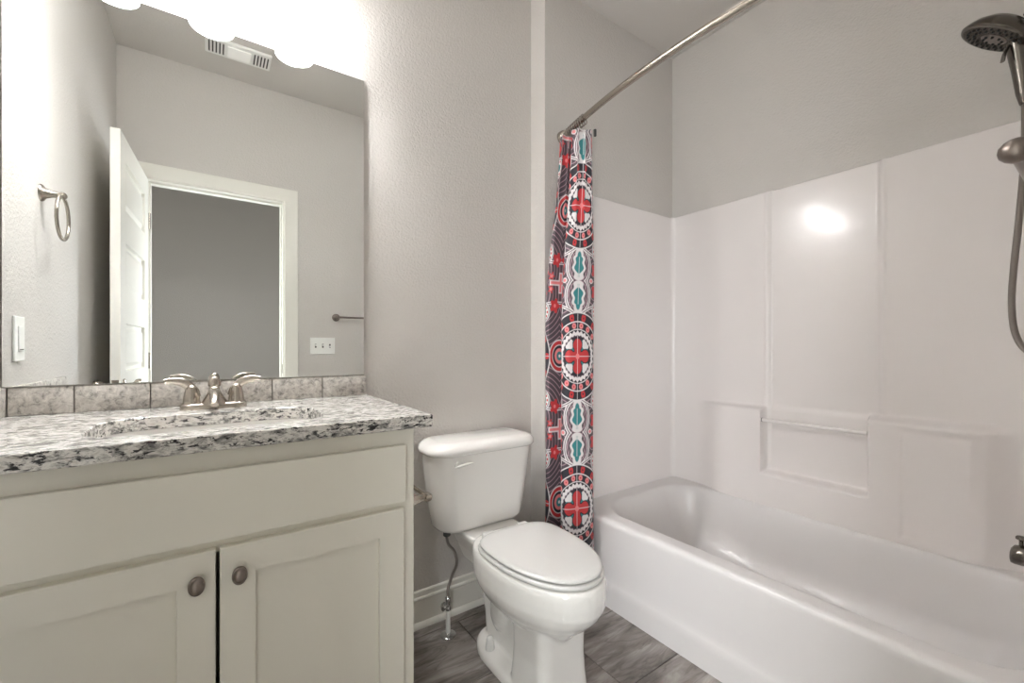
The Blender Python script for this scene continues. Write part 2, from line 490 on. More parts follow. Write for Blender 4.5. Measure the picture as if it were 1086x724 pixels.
# baseboards with a moulded top
def baseboard(name, p0, p1, inward):
    prof = [(0, 0), (.012, 0), (.012, .102), (.0145, .105), (.0160, .110), (.0145, .115), (.0095, .118), (.0085, .124), (.0095, .130), (.0090, .136), (.005, .140), (0, .140)]
    shoe = [(.0, 0), (.024, 0), (.024, .008), (.021, .016), (.015, .021), (.0, .022)]
    bm = bmesh.new()
    for pr in (prof, shoe):
        loft(bm, [[(p[0] + inward[0] * a, p[1] + inward[1] * a, z) for a, z in pr] for p in (p0, p1)])
    return struct(name, bm, M['trim'], smooth=30)
baseboard('baseboard_back', (.431, D, 0), (XJ, D, 0), (0, -1))
baseboard('baseboard_jamb', (XJ, D - .024, 0), (XJ, DA, 0), (-1, 0))
baseboard('baseboard_left', (XL, YF, 0), (XL, 1.06, 0), (1, 0))
baseboard('baseboard_front', (ORR + .09, YF, 0), (1.355, YF, 0), (0, 1))
baseboard('baseboard_hall', (HX0, HALL_Y, 0), (XR, HALL_Y, 0), (0, 1))

# ------------------------------------------------------------------ door, opened into the room
HX, HY = OL + .004, YF + .006
door = thing('door_1', 'white five-panel interior door standing open, seen in the mirror', 'door', (HX, HY, 0), math.radians(92.5))
door['kind'] = 'structure'
DL, DT = .665, .033
# local: x along leaf, y from 0 (room side) to +DT
def door_leaf():
    bm = bmesh.new()
    ys0, ys1 = 0, DT
    st = .105
    zs = [.265, .625, .985, 1.345, 1.705]; ph = .215
    z0, z1 = .010, 2.028
    edges_z = [z0] + [v for z in zs for v in (z, z + ph)] + [z1]
    # stiles
    add_box(bm, 0, st, ys0, ys1, z0, z1); add_box(bm, DL - st, DL, ys0, ys1, z0, z1)
    for i in range(0, len(edges_z), 2):
        add_box(bm, st, DL - st, ys0, ys1, edges_z[i], edges_z[i + 1])
    return bm, st, zs, ph
bm, st, zs, ph = door_leaf()
leaf = link_mesh('door_leaf', bm, M['trim'], door)
for z in zs:
    bm = bmesh.new()
    for (ya, yb) in ((.0, DT),):
        o0 = [(st, z), (DL - st, z), (DL - st, z + ph), (st, z + ph)]
        def rect(ins, yy): return [(st + ins, yy, z + ins), (DL - st - ins, yy, z + ins), (DL - st - ins, yy, z + ph - ins), (st + ins, yy, z + ph - ins)]
        for (s0, s1, s2) in ((0, .013, .005), (DT, DT - .013, DT - .005)):
            loft(bm, [rect(0, s0), rect(.004, s1), rect(.018, s1), rect(.036, s2)], cap0=False, cap1=True)
    link_mesh('door_panel', bm, M['trim'], leaf)
for sgn in (-1, 1):
    base_y = 0 if sgn < 0 else DT
    bm = lathe([(.030, 0), (.030, .004), (.026, .008), (.011, .011), (.010, .030), (.016, .034), (.026, .042), (.0285, .052), (.026, .062), (.016, .068), (.001, .069)], mtx=aim((0, sgn, 0), (DL - .062, base_y, .925)))
    link_mesh('door_knob', bm, M['nickel'], door, smooth=40)
link_mesh('latch_plate', box(DL, DL + .001, .005, DT - .005, .897, .953), M['nickel'], door)
for hz in (.25, 1.02, 1.80):
    link_mesh('hinge', lathe([(.006, hz - .045), (.006, hz + .045)], seg=12, mtx=Matrix.Translation((-.004, -.004, 0))), M['nickel'], door, smooth=40)

# ------------------------------------------------------------------ vanity cabinet
CF = 1.068            # face frame front
DF = 1.050            # door and drawer front
CX0, CX1 = XL + .001, .431
SX = .008             # centre line
van = thing('vanity_cabinet', 'off-white painted vanity cabinet with two panel doors under the granite top', 'cabinet', ((CX0 + CX1) / 2, (CF + D) / 2, 0))
vl = Vector(van.location)
def lm(name, bm, m_, parent, smooth=None):      # meshes made in room coordinates, parented to a thing
    o = link_mesh(name, bm, m_, None, smooth)
    p = parent
    off = Vector((0, 0, 0))
    q = p
    while q is not None:
        off += Vector(q.location); q = q.parent
    for v in o.data.vertices: v.co -= off
    o.parent = p
    return o
bm = bmesh.new()
ZC = .888
add_box(bm, CX0, CX1, CF, CF + .019, .825, ZC)      # top rail
add_box(bm, CX1 - .038, CX1, CF, CF + .019, .0, .825)
add_box(bm, CX0, CX0 + .05, CF, CF + .019, .0, .825)
add_box(bm, CX0 + .05, CX1 - .038, CF, CF + .019, .672, .712)
add_box(bm, CX0 + .05, CX1 - .038, CF, CF + .019, .09, .13)
add_box(bm, CX1 - .019, CX1, CF + .019, D - .002, 0, ZC); add_box(bm, CX0, CX0 + .019, CF + .019, D - .002, 0, ZC)
add_box(bm, CX0 + .019, CX1 - .019, CF + .06, D - .002, .09, .105)
add_box(bm, CX0 + .019, CX1 - .019, D - .012, D - .002, .105, ZC - .15)
add_box(bm, CX0 + .05, CX1 - .038, CF + .05, CF + .065, 0, .09)
lm('cabinet_body', bm, M['cabinet'], van)
lm('drawer_front', box(CX0 + .030, .404, DF, CF, .7005, .8435, bevel=.0018), M['cabinet'], van)
def shaker(x0, x1, z0, z1, fr=.062):
    bm = bmesh.new()
    yb = CF
    def rect(i, yy): return [(x0 + i, yy, z0 + i), (x1 - i, yy, z0 + i), (x1 - i, yy, z1 - i), (x0 + i, yy, z1 - i)]
    loft(bm, [rect(0, yb), rect(0, DF + .0015), rect(.0015, DF), rect(fr, DF), rect(fr + .0004, DF + .0008), rect(fr + .0012, DF + .0125)], cap0=True, cap1=True)
    return bm
for (x0, x1, kx) in ((CX0 + .030, .0045, -.0262), (.0115, .399, .0449)):
    d = lm('cabinet_door', shaker(x0, x1, .115, .684), M['cabinet'], van)
    bm = lathe([(.007, 0), (.006, .010), (.0085, .012), (.0138, .0145), (.0148, .0175), (.0138, .0205), (.0118, .0212), (.0112, .0222), (.0098, .0262), (.006, .0288), (.0005, .0296)], seg=28, mtx=aim((0, -1, 0), (kx, DF, .6275)), sx=.95, sy=1.30)
    lm('knob', bm, M['dark_nickel'], d, smooth=50)

# ------------------------------------------------------------------ granite worktop with sink cut-out
GX0, GX1, GY0, GY1, GZ0, GZ1 = XL + .001, .4645, 1.0234, D - .001, .888, .920
SCX, SCY, SHX, SHY = .010, 1.245, .222, .140
bm = bmesh.new()
angs = set()
inner = rrect(SCX, SCY, SHX, SHY, .085, 0, 10)
def outer_pt(p):
    dx, dy = p[0] - SCX, p[1] - SCY
    t = min(((GX1 - SCX) / dx if dx > 0 else (GX0 - SCX) / dx) if abs(dx) > 1e-9 else 1e9, ((GY1 - SCY) / dy if dy > 0 else (GY0 - SCY) / dy) if abs(dy) > 1e-9 else 1e9)
    return (SCX + dx * t, SCY + dy * t)
outer = [list(outer_pt(p)) for p in inner]
for cxy in ((GX0, GY0), (GX0, GY1), (GX1, GY0), (GX1, GY1)):       # snap nearest to corners
    k = min(range(len(outer)), key=lambda i: (outer[i][0] - cxy[0]) ** 2 + (outer[i][1] - cxy[1]) ** 2)
    outer[k] = list(cxy)
def ring(src, z, grow=0.0, cx=(GX0 + GX1) / 2, cy=(GY0 + GY1) / 2):
    out = []
    for p in src:
        out.append((p[0] - grow * (1 if p[0] > cx + .0 and abs(p[0] - GX1) < 1e-6 else (-1 if abs(p[0] - GX0) < 1e-6 else 0)),
                    p[1] - grow * (1 if abs(p[1] - GY1) < 1e-6 else (-1 if abs(p[1] - GY0) < 1e-6 else 0)), z))
    return out
rings = [[(p[0], p[1], GZ0) for p in inner], ring(outer, GZ0, .002), ring(outer, GZ0 + .002), ring(outer, GZ1 - .003), ring(outer, GZ1 - .0008, .0008), ring(outer, GZ1, .003),
         [(SCX + (p[0] - SCX) * 1.01, SCY + (p[1] - SCY) * 1.015, GZ1) for p in inner], [(p[0], p[1], GZ1 - .002) for p in inner]]
V = loft(bm, rings + [rings[0]], cap0=False, cap1=False)
bmesh.ops.remove_doubles(bm, verts=bm.verts, dist=1e-6)
top = link_mesh('granite_countertop', bm, M['granite'])
tag(top, 'white and grey speckled granite countertop with dark polished front edge', 'countertop')

# undermount basin
bm = bmesh.new()
rings = []
for (g, z, r) in ((.020, .8875, .05), (.020, .880, .05), (.006, .880, .045)):
    pass
prof = [(.011, .8870), (.004, .8870), (.002, .884), (-.004, .86), (-.010, .80), (-.022, .765), (-.055, .752), (-.09, .748)]
for g, z in prof:
    rings.append(rrect(SCX, SCY, SHX + g, SHY + g, max(.02, .088 + g * .6), z, 10))
back = [rrect(SCX, SCY, SHX + g, SHY + g, max(.02, .09 + g * .6), z, 10) for g, z in ((-.08, .738), (-.045, .742), (-.008, .758), (.004, .80), (.010, .86), (.011, .878), (.011, .8870))]
loft(bm, rings, cap0=False, cap1=True); loft(bm, back, cap0=True, cap1=False)
bmesh.ops.remove_doubles(bm, verts=bm.verts, dist=1e-5)
sink = link_mesh('sink_basin', bm, M['porcelain'], smooth=40)
tag(sink, 'white rectangular undermount sink basin set in the granite top', 'sink')
link_mesh('drain', lathe([(.024, .748), (.024, .7505), (.018, .751), (.016, .749), (.0005, .7495)], mtx=Matrix.Translation((SCX, SCY, 0))), M['nickel'], sink, smooth=40)

# backsplash courses
def splash(name, p0, along, inward, spans, z0, z1, th, label, cat):
    bm = bmesh.new()
    al, iw = Vector(along), Vector(inward)
    rr = random.Random(len(spans))
    for s0, s1 in spans:
        c = [Vector(p0) + al * s + iw * t for s in (s0 + .0012, s1 - .0012) for t in (0.0005, th - rr.uniform(0, .0012))]
        xs = [q.x for q in c]; ys = [q.y for q in c]
        vs = add_box(bm, min(xs), max(xs), min(ys), max(ys), z0 + .0006, z1 - rr.uniform(0, .0012), bevel=.0025, seg=2)
    o = link_mesh(name, bm, M['stone'], smooth=50)
    tag(o, label, cat)
    bm = bmesh.new()
    c = [Vector(p0) + al * s + iw * t for s in (spans[0][0] + .001, spans[-1][1] - .001) for t in (0.0008, th - .004)]
    add_box(bm, min(q.x for q in c), max(q.x for q in c), min(q.y for q in c), max(q.y for q in c), z0 + .0005, z1 - .004)
    link_mesh('grout', bm, M['grout'], o)
    return o
xs = [XL + .0125, -.2985, -.1450, .0075, .1575, .3085, .4575]
splash('stone_backsplash', (0, D, 0), (1, 0, 0), (0, -1, 0), list(zip(xs, xs[1:])), .920, .992, .0115, 'row of tumbled grey-beige stone tiles along the wall under the mirror', 'backsplash')
ys = [1.006 + 0.004, 1.13, 1.283, 1.436, D - .001]
splash('stone_side_splash', (XL, 0, 0), (0, 1, 0), (1, 0, 0), [(1.026, 1.13), (1.13, 1.283), (1.283, 1.436), (1.436, 1.588)], .920, .992, .0115, 'short stone splash tiles against the left wall, seen in the mirror', 'backsplash')

# ------------------------------------------------------------------ mirror
MY = D - .012
mir = link_mesh('wall_mirror', box(XL + .0045, .4485, MY, D - .0005, .9935, 2.057, bevel=.0012, seg=1), M['mirror'])
tag(mir, 'large frameless rectangular mirror above the vanity', 'mirror')

# ------------------------------------------------------------------ faucet
FX, FY, FZ = .0035, 1.478, GZ1
fau = thing('bathroom_faucet', 'brushed nickel centreset faucet with two lever handles behind the sink', 'faucet', (FX, FY, FZ))
bm = bmesh.new()
loft(bm, [rrect(0, 0, .078 + g, .0235 + g, .0225, z, 6) for g, z in ((0, 0), (.0005, .004), (0, .013), (-.003, .0165), (-.008, .018))])
link_mesh('base_plate', bm, M['nickel'], fau, smooth=40)
# spout: flared skirt rising to a neck, reaching over the basin
bm = bmesh.new()
rings = []
for (hx, hy, cy, z) in ((.034, .026, -.006, .010), (.031, .024, -.008, .018), (.024, .022, -.010, .030), (.0175, .020, -.012, .042), (.0135, .016, -.010, .052), (.0125, .0135, -.006, .060), (.0125, .0125, -.002, .064)):
    rings.append([(hx * math.cos(2 * PI * k / 28), cy + hy * math.sin(2 * PI * k / 28), z) for k in range(28)])
loft(bm, rings)
pts = catmull([(0, -.004, .040), (0, -.035, .050), (0, -.070, .046), (0, -.100, .032), (0, -.112, .022)], 6)
add_tube(bm, pts, [.014, .014, .0125, .011, .010, .0095], seg=16, flat=.8)
link_mesh('spout', bm, M['nickel'], fau, smooth=50)
bm = lathe([(.0125, .060), (.0155, .064), (.0155, .068), (.0145, .078), (.011, .086), (.006, .0905), (.0005, .092)], seg=24)
link_mesh('spout_cap', bm, M['nickel'], fau, smooth=50)
for s in (-1, 1):
    bm = lathe([(.0215, 0.016), (.0215, .019), (.0195, .022), (.0195, .025), (.0185, .036), (.0160, .050), (.013, .060), (.009, .067), (.0005, .070)], seg=24, mtx=Matrix.Translation((s * .052, 0, 0)))
    pts = catmull([(s * .046, 0, .034), (s * .050, 0, .052), (s * .063, -.002, .070), (s * .083, -.005, .079), (s * .112, -.010, .0805)], 7)
    add_tube(bm, pts, [.016, .0145, .0125, .012, .0105, .006], seg=14, flat=.42)
    link_mesh('lever_handle', bm, M['nickel'], fau, smooth=50)
link_mesh('lift_rod', lathe([(.002, .015), (.002, .062), (.005, .064), (.0055, .069), (.003, .073), (.0003, .0735)], seg=12, mtx=Matrix.Translation((0, .0195, 0))), M['nickel'], fau, smooth=50)

# ------------------------------------------------------------------ vanity lamp over the mirror
LY = D - .124
lamp = thing('vanity_light_bar', 'wall light bar with three frosted glass cylinder shades above the mirror', 'wall lamp', (0, D, 2.30))
lm('back_plate', box(-.32, .32, D - .022, D - .0005, 2.27, 2.345, bevel=.006), M['nickel'], lamp)
for lx in (-.240, -.003, .237):
    lm('arm', tube(catmull([(lx, D - .020, 2.305), (lx, D - .07, 2.312), (lx, LY, 2.300), (lx, LY, 2.262)], 6), .008, seg=12), M['nickel'], lamp, smooth=50)
    sh = lm('lamp_shade', lathe([(.052, 2.126), (.0600, 2.124), (.0600, 2.245), (.045, 2.258), (.018, 2.262), (.018, 2.258), (.043, 2.254), (.0560, 2.242), (.0560, 2.128)], seg=40, mtx=Matrix.Translation((lx, LY, 0)), cap=False), M['glow'], lamp, smooth=50)
    bm = bmesh.new(); bmesh.ops.create_uvsphere(bm, u_segments=20, v_segments=12, radius=.026, matrix=Matrix.Translation((lx, LY, 2.188)) @ Matrix.Scale(1.25, 4, (0, 0, 1)))
    lm('bulb', bm, M['bulb'], lamp, smooth=180)

# ceiling fan with lamp
fan = thing('bath_fan', 'white rectangular ceiling exhaust fan with centre lens and slotted ends, seen in the mirror', 'exhaust fan', (.12, .325, CE))
link_mesh('fan_cover', box(-.155, .155, -.075, .075, -.016, -.0005, bevel=.006), M['plastic'], fan)
link_mesh('fan_lens', box(-.055, .055, -.048, .048, -.022, -.014, bevel=.004), M['lens'], fan)
for s in (-1, 1):
    bm = bmesh.new()
    for k in range(5): add_box(bm, s * .105 - .032 + k * .016 - .0035, s * .105 - .032 + k * .016 + .0035, -.05, .05, -.0175, -.015)
    link_mesh('grille_slots', bm, M['slot'], fan)

# ------------------------------------------------------------------ towel ring, switches, towel bar
def trumpet(bm, base, direction, length, r0=.026, r1=.0085):
    add_lathe(bm, [(r0, 0), (r0, .003), (r0 * .92, .006), (r0 * .62, length * .22), (r0 * .42, length * .48), (r1, length * .8), (r1, length), (r1 * .5, length + .003), (.0004, length + .0035)], seg=28, mtx=aim(direction, base))
RY, RZ = 1.268, 1.562
tr = thing('towel_ring', 'brushed nickel towel ring on the left wall, seen in the mirror', 'towel ring', (XL, RY, RZ))
bm = bmesh.new(); trumpet(bm, (0.0005, 0, 0), (1, 0, 0), .050)
add_lathe(bm, [(.0004, -.012), (.007, -.011), (.010, -.006), (.010, .006), (.007, .011), (.0004, .012)], seg=18, mtx=aim((0, 1, 0), (.048, 0, 0)))
link_mesh('post', bm, M['nickel'], tr, smooth=40)
bm = bmesh.new()
rr_, tilt = .066, .10
pts = [Vector((.048 + math.sin(tilt) * (1 - math.cos(a)) * .0, rr_ * math.sin(a), -.004 - rr_ * (1 - math.cos(a)))) for a in [2 * PI * k / 64 for k in range(65)]]
add_tube(bm, pts, .0048, seg=12, cap=False)
link_mesh('ring', bm, M['nickel'], tr, smooth=60)

sw = thing('wall_switch', 'single white rocker switch plate on the left wall, seen in the mirror', 'light switch', (XL, 1.457, 1.115))
link_mesh('plate', box(.0003, .006, -.036, .036, -.060, .060, bevel=.0025), M['plastic'], sw)
link_mesh('rocker', box(.005, .009, -.017, .017, -.034, .034, bevel=.0015), M['plastic'], sw)
link_mesh('rocker_slot', box(.0085, .0094, -.014, .014, -.030, -.0275), M['slot'], sw)

sp3 = thing('triple_switch', 'white three-toggle switch plate beside the door casing, seen in the mirror', 'light switch', (.6135, YF, 1.104))
link_mesh('plate', box(-.078, .078, .0003, .006, -.056, .056, bevel=.0025), M['plastic'], sp3)
for k in (-1, 0, 1):
    link_mesh('toggle_slot', box(k * .045 - .005, k * .045 + .005, .0055, .0066, -.013, .013), M['slot'], sp3)
    link_mesh('toggle', box(k * .045 - .004, k * .045 + .004, .006, .018, -.001 if k < 1 else -.010, .010 if k < 1 else .001, bevel=.001), M['plastic'], sp3)

tb = thing('towel_bar', 'dark nickel towel bar with a ball end on the wall facing the mirror', 'towel bar', (.699, YF, 1.300))
bm = bmesh.new(); trumpet(bm, (0, .0005, 0), (0, 1, 0), .040); add_lathe(bm, [(.0004, -.0145), (.006, -.0132), (.0105, -.009), (.0128, -.004), (.0132, 0), (.0128, .004), (.0105, .009), (.006, .0132), (.0004, .0145)], seg=24, mtx=aim((0, 1, 0), (0, .046, 0)))
link_mesh('post', bm, M['dark_nickel'], tb, smooth=40)
bm = bmesh.new(); trumpet(bm, (.46, .0005, 0), (0, 1, 0), .040); add_lathe(bm, [(.0004, -.0145), (.006, -.0132), (.0105, -.009), (.0128, -.004), (.0132, 0), (.0128, .004), (.0105, .009), (.006, .0132), (.0004, .0145)], seg=24, mtx=aim((0, 1, 0), (.46, .046, 0)))
link_mesh('post', bm, M['dark_nickel'], tb, smooth=40)
link_mesh('bar', tube([(.004, .046, 0), (.456, .046, 0)], .007), M['dark_nickel'], tb, smooth=50)

# ------------------------------------------------------------------ toilet paper holder on the cabinet side
tp = thing('toilet_paper_holder', 'small nickel paper holder post on the right side of the vanity', 'paper holder', (CX1, 1.135, .668))
bm = bmesh.new(); trumpet(bm, (.0005, 0, 0), (1, 0, 0), .068, r0=.036, r1=.0095)
add_lathe(bm, [(.0004, -.015), (.009, -.013), (.0130, -.006), (.0130, .006), (.009, .013), (.0004, .015)], seg=18, mtx=aim((0, 1, 0), (.068, 0, 0)))
link_mesh('post', bm, M['nickel'], tp, smooth=40)
bm = bmesh.new(); trumpet(bm, (.0005, .15, 0), (1, 0, 0), .066, r0=.027, r1=.009)
link_mesh('post', bm, M['nickel'], tp, smooth=40)
link_mesh('roller', tube([(.068, .006, 0), (.068, .15, 0)], .0065), M['nickel'], tp, smooth=50)

# ------------------------------------------------------------------ toilet
TX = .877
toi = thing('toilet', 'white two-piece toilet with closed lid between vanity and tub', 'toilet', (TX, D, 0))
# local: x across, y = 0 at wall, negative toward the room
def egg(hw, yf, yb, z, n=48, front_pow=2.05, back_pow=3.0, ymid=None):
    """outline: rounded front at yf (negative), squarer back at yb"""
    ym = ymid if ymid is not None else yb + (yf - yb) * .52
    out = []
    for k in range(n):
        a = 2 * PI * k / n
        c_, s_ = math.cos(a), math.sin(a)
        p = front_pow if s_ < 0 else back_pow
        xx = hw * math.copysign(abs(c_) ** (2 / p), c_)
        L = (ym - yf) if s_ < 0 else (yb - ym)
        yy = ym + L * math.copysign(abs(s_) ** (2 / p), s_)
        out.append((xx, yy, z))
    return out
bm = bmesh.new()
# bowl
def eg(hw, yf, yb, z): return egg(hw, yf, yb, z, ymid=-.452 if yb < -.2 else -.45)
loft(bm, [eg(.060, -.60, -.36, .180), eg(.090, -.628, -.34, .212), eg(.120, -.662, -.31, .244), eg(.144, -.696, -.28, .274), eg(.158, -.720, -.265, .300), eg(.1625, -.728, -.26, .312),
          eg(.1665, -.738, -.25, .330), eg(.1675, -.742, -.24, .360), eg(.167, -.742, -.235, .390), eg(.164, -.739, -.235, .404), eg(.159, -.734, -.24, .4115)])
# rear deck under the tank
loft(bm, [rrect(0, -.175, hx, hy, .04, zz) for hx, hy, zz in ((.070, .11, .27), (.090, .125, .33), (.110, .140, .375), (.116, .145, .390), (.116, .145, .402), (.112, .141, .406))])
# front column
loft(bm, [rrect(0, -.535, hx, hy, .035, z) for hx, hy, z in ((.099, .095, 0), (.099, .095, .02), (.094, .090, .08), (.091, .087, .14), (.092, .088, .20), (.100, .095, .262))])
# foot
loft(bm, [egg(hx, -.55, yb, z, front_pow=3, back_pow=2.3, ymid=-.34) for hx, yb, z in ((.112, -.185, 0), (.112, -.185, .020), (.109, -.188, .029), (.100, -.196, .034), (.065, -.23, .038))])
# trapway bulge
loft(bm, [rrect(0, yc, hx, hy, .04, z) for yc, hx, hy, z in ((-.33, .048, .12, .02), (-.32, .050, .12, .12), (-.31, .056, .13, .20), (-.30, .070, .14, .27), (-.28, .085, .14, .34))])
# swelling of the trapway low on each side
for s_ in (-1, 1):
    bmesh.ops.create_uvsphere(bm, u_segments=20, v_segments=12, radius=1, matrix=Matrix.Translation((s_ * .040, -.335, .185)) @ Matrix.Rotation(.35, 4, 'X') @ Matrix.Diagonal((.034, .060, .105, 1)))
bowl = link_mesh('toilet_bowl', bm, M['porcelain'], toi, smooth=180)
rm = bowl.modifiers.new('remesh', 'REMESH'); rm.mode = 'VOXEL'; rm.voxel_size = .0045; rm.use_smooth_shade = True
sm = bowl.modifiers.new('smooth', 'SMOOTH'); sm.factor = .5; sm.iterations = 5
# bolt caps
for s in (-1, 1):
    link_mesh('bolt_cap', lathe([(.0160, .030), (.0160, .044), (.0145, .056), (.0120, .072), (.0105, .078), (.005, .081), (.0004, .0815)], seg=20, mtx=Matrix.Translation((s * .080, -.312, -.001))), M['seat'], toi, smooth=50)
# tank
bm = bmesh.new()
tk = []
for (hx, y0, y1, r, z) in ((.166, -.165, -.040, .045, .406), (.180, -.178, -.032, .06, .411), (.189, -.186, -.028, .066, .425), (.202, -.192, -.024, .072, .50), (.214, -.198, -.020, .072, .59), (.223, -.202, -.018, .072, .67), (.2245, -.203, -.018, .072, .698)):
    ringp = rrect(0, (y0 + y1) / 2, hx, (y1 - y0) / 2, r, z, 8)
    tk.append([(x - .010, y - (.010 * (1 - (x / hx) ** 2) if y < (y0 + y1) / 2 else 0), z) for x, y, z in ringp])
loft(bm, tk)
tank = link_mesh('tank', bm, M['porcelain'], toi, smooth=50)
bm = bmesh.new(); tl = []
for (g, r, z) in ((-.008, .06, .6965), (.004, .070, .6980), (.010, .076, .704), (.0115, .078, .711), (.010, .077, .719), (.004, .073, .728), (-.006, .066, .735), (-.020, .055, .7395), (-.042, .035, .7415)):
    hx = .227 + g; y0, y1 = -.205 - g * .9, -.012 + min(g * .2, .003)
    ringp = rrect(0, (y0 + y1) / 2, hx, (y1 - y0) / 2, min(r, (y1 - y0) / 2 - .002), z, 10)
    tl.append([(x - .010, y - (.014 * (1 - (x / hx) ** 2) if y < (y0 + y1) / 2 else 0), z) for x, y, z in ringp])
loft(bm, tl)
link_mesh('tank_lid', bm, M['porcelain'], toi, smooth=50)
bm = bmesh.new()
add_lathe(bm, [(.012, 0), (.012, .012), (.008, .015)], seg=18, mtx=aim((0, -1, 0), (-.152, -.202, .668)))
add_tube(bm, catmull([(-.166, -.216, .661), (-.150, -.221, .666), (-.128, -.223, .669), (-.098, -.223, .671)], 6), [.004, .0085, .008, .007, .004], seg=12, flat=.7)
link_mesh('flush_lever', bm, M['porcelain'], toi, smooth=50)
# seat ring and lid
bm = bmesh.new()
def seat_ring(g, z): return egg(.1625 + g, -.730 - g, -.300 + min(g, 0), z, front_pow=2.1, back_pow=3.6, ymid=-.455)
loft(bm, [seat_ring(-.012, .4125), seat_ring(-.003, .4135), seat_ring(.0, .417), seat_ring(.0, .422), seat_ring(-.004, .4265), seat_ring(-.012, .4275)])
seatm = link_mesh('seat', bm, M['seat'], toi, smooth=60)
bm = bmesh.new()
def lid_ring(g, z): return egg(.1575 + g, -.725 - g, -.304 + min(g, 0), z, front_pow=2.1, back_pow=3.6, ymid=-.455)
loft(bm, [lid_ring(-.012, .4305), lid_ring(-.004, .4310), lid_ring(.0, .4335), lid_ring(.0, .436), lid_ring(-.003, .4400), lid_ring(-.010, .4425), lid_ring(-.03, .4440), lid_ring(-.08, .4455)])
link_mesh('seat_lid', bm, M['seat'], toi, smooth=60)
for s in (-1, 1):
    link_mesh('seat_hinge', box(s * .075 - .022, s * .075 + .022, -.306, -.280, .410, .436, bevel=.006), M['seat'], toi, smooth=60)

# supply pipe with stop valve
VX, VY = .733, 1.475
ws = thing('water_supply_line', 'braided hose with shut-off valve rising from floor to toilet tank', 'water supply', (VX, VY, 0))
link_mesh('escutcheon', lathe([(.030, .0003), (.030, .003), (.026, .006), (.010, .008), (.009, .010)], seg=28), M['chrome'], ws, smooth=40)
link_mesh('pipe', lathe([(.0085, .004), (.0085, .100)], seg=16), M['plastic'], ws, smooth=50)
bm = lathe([(.011, .096), (.011, .106), (.0085, .108), (.0085, .128), (.010, .130), (.010, .142), (.007, .144), (.006, .150)], seg=16)
add_lathe(bm, [(.0075, 0), (.0075, .018)], seg=14, mtx=aim((-1, -.3, 0), (0, 0, .118)))
link_mesh('stop_valve', bm, M['chrome'], ws, smooth=40)
link_mesh('valve_handle', lathe([(.013, .016), (.016, .018), (.016, .028), (.012, .031), (.001, .032)], seg=16, sx=.6, mtx=aim((-1, -.3, 0), (0, 0, .118))), M['chrome'], ws, smooth=40)
hp = catmull([(0, 0, .146), (0, .0, .175), (.018, .004, .215), (.040, .006, .255), (.030, .004, .305), (.004, 0, .340), (-.006, -.002, .372), (-.006, -.002, .388)], 8)
link_mesh('braided_hose', tube(hp, .0055, seg=12), M['braid'], ws, smooth=60)
link_mesh('coupling_nut', lathe([(.011, .378), (.014, .381), (.014, .400), (.011, .404)], seg=10, mtx=Matrix.Translation((-.006, -.002, 0))), M['slot'], ws, smooth=30)

# ------------------------------------------------------------------ tub with moulded surround
XS = 2.140; YE0, YE1 = .034, 1.473; ZS = 1.828; RIM = .365; XT = 1.361; XF = 1.395
unit = thing('bathtub', 'white moulded bathtub with tall glossy shower surround', 'bathtub', ((XT + XS) / 2, (YE0 + YE1) / 2, 0))
def bump_d(y, z):
    """how far the long wall bulges into the room at (y, z)"""
    e = .010
    d = 0.0
    # raised side fields: centre strip sits slightly back
    strip = sstep(.548, .562, y) * (1 - sstep(.948, .962, y))
    d -= .009 * strip * sstep(.80, .83, z) + .004 * strip * (1 - sstep(.80, .83, z))
    # fine bead either side of the strip
    for yc in (.540, .970):
        d += .004 * math.exp(-((y - yc) / .006) ** 2) * sstep(.80, .83, z)
    blkL = sstep(1.262, 1.225, y) if False else (1 - sstep(1.13, 1.33, y)) * sstep(.966, .976, y) * (1 - sstep(.796, .816, z))
    blkR = (1 - sstep(.575, .590, y)) * sstep(.19, .31, y) * (1 - sstep(.802, .832, z))
    low = (1 - sstep(1.13, 1.33, y)) * sstep(.19, .31, y) * (1 - sstep(.505, .525, z))
    blk = max(blkL, blkR, low)
    d = d * (1 - blk) + .050 * blk
    # shallow field pressed into the right block
    fld = sstep(.262, .285, y) * (1 - sstep(.468, .488, y)) * (1 - sstep(.778, .800, z)) * sstep(.372, .40, z)
    d -= .006 * fld
    return d
path = []   # (x, y, nx, ny, on_back)
n_end = 14
r_c = .022
for k in range(n_end): path.append((XF + (XS - r_c - XF) * k / n_end, YE1, 0, -1, 0))
for k in range(7):
    a = PI / 2 * k / 6
    path.append((XS - r_c + r_c * math.sin(a), YE1 - r_c + r_c * math.cos(a), -math.sin(a), -math.cos(a), 0))
n_b = 300
for k in range(1, n_b): path.append((XS, YE1 - r_c - (YE1 - YE0 - 2 * r_c) * k / n_b, -1, 0, 1))
for k in range(7):
    a = PI / 2 * k / 6
    path.append((XS - r_c + r_c * math.cos(a), YE0 + r_c - r_c * math.sin(a), -math.cos(a), math.sin(a), 0))
for k in range(1, n_end + 1): path.append((XS - r_c - (XS - r_c - XF) * k / n_end, YE0, 0, 1, 0))
zsamp = []
z = .30
while z < .86: zsamp.append(z); z += .0055
while z < ZS - .012: zsamp.append(z); z += .035
zsamp += [ZS - .012, ZS - .006, ZS - .0015, ZS]
bm = bmesh.new(); rings = []
for z in zsamp:
    row_ = []
    for (x, y, nx, ny, ob) in path:
        d = bump_d(y, z) * (1 if ob else 0)
        if ob: d *= sstep(YE0 + r_c, YE0 + r_c + .03, y) * (1 - sstep(YE1 - r_c - .03, YE1 - r_c, y)) 
        rd = {ZS - .0015: -.002, ZS: -.006}.get(z, 0)
        row_.append((x + nx * (d + rd), y + ny * (d + rd), z))
    rings.append(row_)
